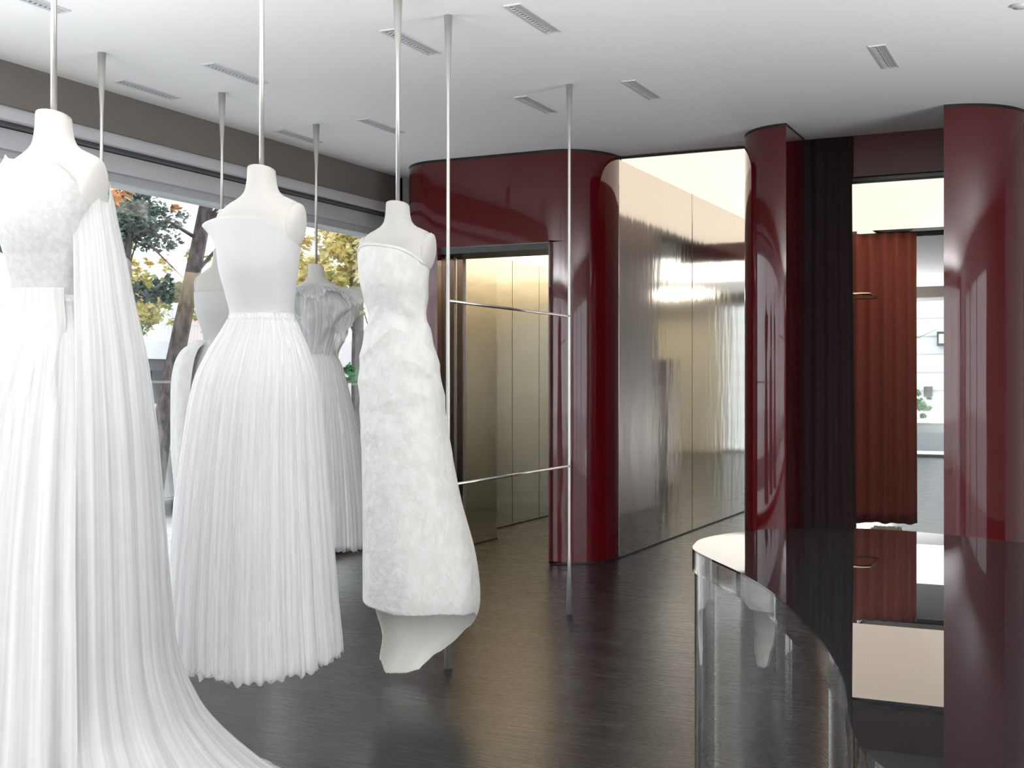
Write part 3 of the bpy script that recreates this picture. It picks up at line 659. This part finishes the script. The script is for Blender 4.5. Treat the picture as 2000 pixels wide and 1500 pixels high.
for i in range(n_):
    k = (i+1) % n_
    mb.f += [[i, k, n_+k, n_+i], [2*n_+k, 2*n_+i, 3*n_+i, 3*n_+k], [n_+i, n_+k, 3*n_+k, 3*n_+i], [k, i, 2*n_+i, 2*n_+k]]
o = mb.build('edge_band', M['acrylic'], ct); autosmooth(o, 30)
# base sheets follow the outline
K = len(OUT)
seams = [0, 14, 44, 66, 90, 120, 160, 195, K]
for a, b_ in zip(seams, seams[1:]):
    path = [OUT[i % K] for i in range(a, b_+1)]
    path = [tuple(p) for p in path]
    i0 = offs(path, .006); i1 = offs(path, .026)
    # shave ends for a fine joint
    i0[0] = tuple(Vector(i0[0]).lerp(Vector(i0[1]), .06)); i1[0] = tuple(Vector(i1[0]).lerp(Vector(i1[1]), .06))
    i0[-1] = tuple(Vector(i0[-1]).lerp(Vector(i0[-2]), .06)); i1[-1] = tuple(Vector(i1[-1]).lerp(Vector(i1[-2]), .06))
    o = MB().prism(i0+list(reversed(i1)), .002, .909).build('base_sheet', M['acrylic'], ct); autosmooth(o, 30)
# ------------------------------------------------------------------ outside: street
struct('street_ground', MB().box(-60, 40, -40, 70, -.32, -.20), M['pavement'])
struct('road', MB().box(-19, -11.5, -40, 70, -.20, -.195), M['asphalt'])
def leaves(c, r, n, size, seed, up=.5):
    rr_ = random.Random(seed); vs = []; fs = []
    cl = [(Vector((rr_.gauss(0, .45)*r[0], rr_.gauss(0, .45)*r[1], rr_.gauss(0, .42)*r[2])), rr_.uniform(.16, .34)) for _ in range(max(8, n//28))]
    for _ in range(n):
        cc, cr = rr_.choice(cl); v = Vector((rr_.gauss(0, 1), rr_.gauss(0, 1), rr_.gauss(0, .7)))
        p = Vector(c)+cc+v.normalized()*cr*(rr_.random()**.4)*min(r)
        a = Vector((rr_.gauss(0, 1), rr_.gauss(0, 1), rr_.gauss(0, 1)*up)).normalized(); b_ = a.cross(Vector((rr_.gauss(0, 1), rr_.gauss(0, 1), rr_.gauss(0, 1)))).normalized()
        s = size*rr_.uniform(.6, 1.3); k = len(vs)
        vs += [tuple(p-a*s), tuple(p+b_*s*.5+Vector((0, 0, s*.15))), tuple(p+a*s), tuple(p-b_*s*.5)]; fs.append([k, k+1, k+2, k+3])
    return vs, fs
def tree(name, label, base, top, r0, r1, crowns, seed, cat='tree', branches=8, z0=-.2):
    t = thing(name, label, cat, (base[0], base[1], z0)); rr_ = random.Random(seed)
    B = Vector((base[0], base[1], z0)); T = Vector(top); pts = []; rs = []
    for i in range(9):
        u = i/8; p = B.lerp(T, u); p += Vector((math.sin(u*4+seed)*.04, math.cos(u*5+seed)*.04, 0))*min(1, u*4); pts.append(p); rs.append(lerp(r0, r1, u))
    trunk_o = MB().tube(pts, rs, 12).build('trunk', M['bark'], t, smooth=True)
    bm_ = MB()
    for k in range(branches):
        u = rr_.uniform(.45, .98); s = B.lerp(T, u)
        c = Vector(rr_.choice(crowns)[0]) if crowns else s+Vector((rr_.gauss(0, 1), rr_.gauss(0, 1), 1))
        e = s.lerp(c, rr_.uniform(.5, 1))+Vector((rr_.gauss(0, .5), rr_.gauss(0, .5), rr_.gauss(0, .3)))
        mid = (s+e)/2+Vector((0, 0, rr_.uniform(-.1, .25))); bm_.tube([s, mid, e], [r1*.38, r1*.25, r1*.08], 6)
    bm_.build('branches', M['bark'], trunk_o, smooth=True)
    for i, (c, r, n, sz, m) in enumerate(crowns):
        vs, fs = leaves(c, r, n, sz, seed*10+i); o = link('foliage', pyd(vs, fs), M[m], t); o['kind'] = 'stuff'
    return t
tree('pine_tree', 'tall leaning pine with bare dark trunk outside, between the two nearest front gowns', (-9.50, 10.35), (-9.3, 11.4, 4.7), .125, .07,
     [((-9.3, 11.0, 3.75), (.55, .5, .16), 700, .05, 'pine'), ((-9.0, 11.7, 3.45), (.4, .4, .14), 500, .05, 'pine'), ((-8.9, 11.9, 4.0), (.6, .5, .18), 600, .05, 'pine')], 3, branches=9)
tree('pine_tree', 'bushy dark green pine outside, right behind the shoulder of the nearest gown', (-12.4, 12.6), (-12.2, 13.0, 4.6), .18, .06,
     [((-12.35, 12.9, 3.75), (.55, .65, .5), 9000, .045, 'pine'), ((-12.1, 13.4, 2.7), (.5, .6, .18), 1800, .05, 'pine')], 5)
tree('maple_tree', 'autumn maple with orange and olive leaves outside beside the nearest gown', (-15.0, 14.6), (-15.0, 15.0, 4.6), .16, .05,
     [((-14.9, 15.2, 5.0), (1.2, 1.2, .5), 5200, .06, 'orange'), ((-14.8, 15.6, 2.75), (.75, .8, .55), 5000, .058, 'greenyellow'), ((-14.8, 15.2, 3.4), (.8, .8, .3), 1900, .06, 'yellow')], 6)
tree('maple_tree', 'autumn maple with green and yellow leaves outside behind the leaning pine trunk', (-14.2, 18.6), (-14.2, 18.6, 4.0), .16, .05,
     [((-14.2, 18.6, 3.0), (1.5, 1.3, .8), 9500, .07, 'greenyellow'), ((-14.0, 18.9, 3.5), (1.2, 1.2, .35), 3500, .07, 'yellow')], 7)
tree('ginkgo_tree', 'yellow leaved ginkgo outside behind the furthest tulle gown', (-9.9, 15.3), (-9.9, 15.3, 4.0), .14, .05,
     [((-9.75, 15.3, 3.55), (.85, .85, .62), 9500, .055, 'yellow'), ((-10.1, 15.0, 2.75), (.6, .7, .3), 2200, .055, 'greenyellow')], 8)
tree('maple_tree', 'red and green leaved tree outside at the far left, left of the nearest form neck', (-10.9, 9.3), (-10.9, 9.3, 4.2), .12, .05,
     [((-10.9, 9.5, 3.7), (.9, .6, .6), 3600, .055, 'orange'), ((-10.8, 9.4, 3.2), (.8, .6, .4), 1800, .055, 'pine')], 9)
# hedge, awning
vs, fs = leaves((-6.9, 11.6, 1.15), (.28, .9, .95), 6500, .05, 44); hb = MB().box(-6.95, -6.85, 10.9, 12.3, -.2, 1.9); n_ = len(vs); vs += hb.v; fs += [[n_+i for i in f] for f in hb.f]
o = link('ivy_hedge', pyd(vs, fs), M['green']); tag(o, 'dense green hedge outside between the tulle gown and the brocade gown', 'hedge')
aw = thing('street_awning', 'mauve awning outside above the green hedge', 'awning', (-9.3, 17, 2.6))
MB().box(-9.75, -8.5, 16.3, 18.0, 2.05, 2.62).build('valance', M['purple'], aw)
MB().prism([(-9.8, 16.25), (-8.45, 16.25), (-8.45, 18.1), (-9.8, 18.1)], 2.63, 2.68).build('canopy', M['green'] if False else M['frame_light'], aw)
for y in (16.4, 17.9): MB().tube([(-8.55, y, -.2), (-8.55, y, 2.05)], .03, 8).build('post', M['frame_dark'], aw)
# houses across the road
bd = thing('balcony_building', 'white house with railed balcony outside, between the two nearest gowns', 'building', (-22, 24, -.2))
MB().box(-27, -21.5, 19, 24.4, 2.45, 3.35).build('upper_wall', M['bwhite'], bd)
MB().box(-27, -20.7, 19, 27.5, 1.98, 2.42).build('balcony_slab', M['bwhite'], bd)
MB().box(-27, -21.2, 19, 27.5, -.2, 1.97).build('ground_floor', M['bgrey'], bd)
MB().box(-21.2, -21.15, 19.5, 22.8, .3, 1.6).build('window', M['bdark'], bd); MB().box(-21.2, -21.15, 23.2, 26.8, .3, 1.7).build('window', M['bdark'], bd)
r_ = MB(); r_.box(-20.8, -20.76, 19, 27.5, 2.85, 2.89)
for i in range(70): r_.box(-20.79, -20.77, 19.05+i*.12, 19.07+i*.12, 2.42, 2.85)
r_.build('railing', M['bwhite'], bd)
b2 = thing('grey_tower_block', 'grey clad block outside beside the nearest gown edge', 'building', (-19.5, 20.2, -.2))
MB().box(-20.6, -19.5, 19.6, 20.9, -.2, 2.55).build('wall', M['bgrey'], b2)
for i in range(9): MB().box(-19.5, -19.47, 20.1, 20.7, .2+i*.25, .32+i*.25).build('window', M['bdark'], b2)
b3 = thing('pink_brick_building', 'pale pink building outside left of the half hidden back row gown', 'building', (-30, 36, -.2))
MB().box(-34, -27.5, 33, 40, -.2, 3.6).build('wall', M['bpink'], b3); MB().box(-34.1, -27.4, 32.9, 40.1, 3.6, 3.75).build('roof', M['bwhite'], b3)
b4 = thing('white_office_block', 'pale office block far behind the yellow ginkgo', 'building', (-26, 46, -.2))
MB().box(-34, -18, 44, 54, -.2, 3.2).build('wall', M['bwhite'], b4)
MB().box(-17.99, -17.95, 45, 53, 1.5, 2.5).build('window', M['bdark'], b4)
# parked car roof line glimpsed low between the gowns
car = thing('parked_car', 'silver parked car glimpsed low through the window between the two front gowns', 'car', (-10.6, 11.9, -.2))
def car_body():
    prof_ = [(-2.1, .25), (-2.1, .62), (-1.95, .78), (-1.2, .85), (-.65, 1.28), (.7, 1.32), (1.35, .9), (2.0, .82), (2.15, .6), (2.15, .25)]
    vs = []; fs = []; n = len(prof_)
    for k, (x, ins) in enumerate(((-.85, .0), (-.78, .0), (.78, 0), (.85, 0))):
        for y, z in prof_:
            zz = z-.05 if k in (0, 3) and z > .3 else z; vs.append((-10.6+x*(.82 if z > 1.0 else 1), 11.9+y, -.2+zz))
    for k in range(3):
        for i in range(n): j_ = (i+1) % n; a = k*n; fs.append([a+i, a+j_, a+n+j_, a+n+i])
    fs.append(list(range(n))[::-1]); fs.append([3*n+i for i in range(n)])
    return pyd(vs, fs)
link('body', car_body(), mat('silver_car_paint', (.45, .46, .48), .25, .6, Coat_Weight=1), car)
for sx in (-1, 1):
    for y in (10.55, 13.25): MB().tube([(-10.6+sx*.84, y, .12), (-10.6+sx*.66, y, .12)], .32, 24).build('wheel', M['black'], car)
# beyond the rear shop front
fw = thing('white_clad_building', 'white clad house seen through the rear glass right of the rust curtain', 'building', (-3, 31.5, -.2))
MB().box(-9, 4, 31.5, 36, -.2, 6).build('wall', M['bwhite'], fw)
for i in range(12): MB().box(-9, 4, 31.48, 31.5, .3+i*.45, .315+i*.45).build('cladding_joint', M['frame'], fw)
MB().box(-3.75, -3.55, 31.40, 31.5, 1.05, 1.3).build('picture_frame', M['frame_dark'], fw)
lt = thing('wall_sign', 'small square grey sign box on the white house beside the right red column', 'sign', (-3.2, 31.4, 2.3))  # unlit sign box fixed to the house wall
MB().box(-3.42, -3.1, 31.2, 31.5, 2.3, 2.65).build('sign_box', M['frame_dark'], lt); MB().box(-3.37, -3.15, 31.18, 31.2, 2.36, 2.59).build('sign_face', M['bwhite'], lt)
pt = thing('street_planter', 'grey stone planter with a small green shrub before the white house', 'planter', (-3.6, 30, -.2))
MB().box(-4.2, -2.6, 29.6, 30.2, -.2, .45).build('box', M['bgrey'], pt)
MB().box(-4.25, -2.55, 29.55, 30.25, .45, .55).build('rim', M['bwhite'], pt)
vs, fs = leaves((-3.75, 29.9, .85), (.3, .25, .28), 900, .06, 5); o = link('shrub', pyd(vs, fs), M['green'], pt); o['kind'] = 'stuff'
sh = tree('street_tree', 'slim green tree outside the rear glass just right of the rust curtain', (-4.15, 29), (-4.15, 29, 3.0), .06, .03, [((-4.1, 29, 2.4), (.16, .3, .9), 1300, .07, 'green')], 12)

# tall cabinet in the far room, seen reflected in the steel wall
cb = thing('tall_cabinet', 'dark brown tall cabinet seen only as a reflection in the steel wall', 'cabinet', (-1.25, 16.0, 0))
MB().box(-1.5, -1.0, 15.8, 16.2, .06, 1.72).build('body', mat('dark_walnut', (.09, .055, .04), .5), cb, bevel=.006)
MB().box(-1.46, -1.04, 15.78, 15.80, .95, 1.35).build('door', mat('beige_panel', (.42, .34, .26), .5), cb)
MB().box(-1.48, -1.02, 15.83, 16.17, 0, .06).build('plinth', M['black'], cb)
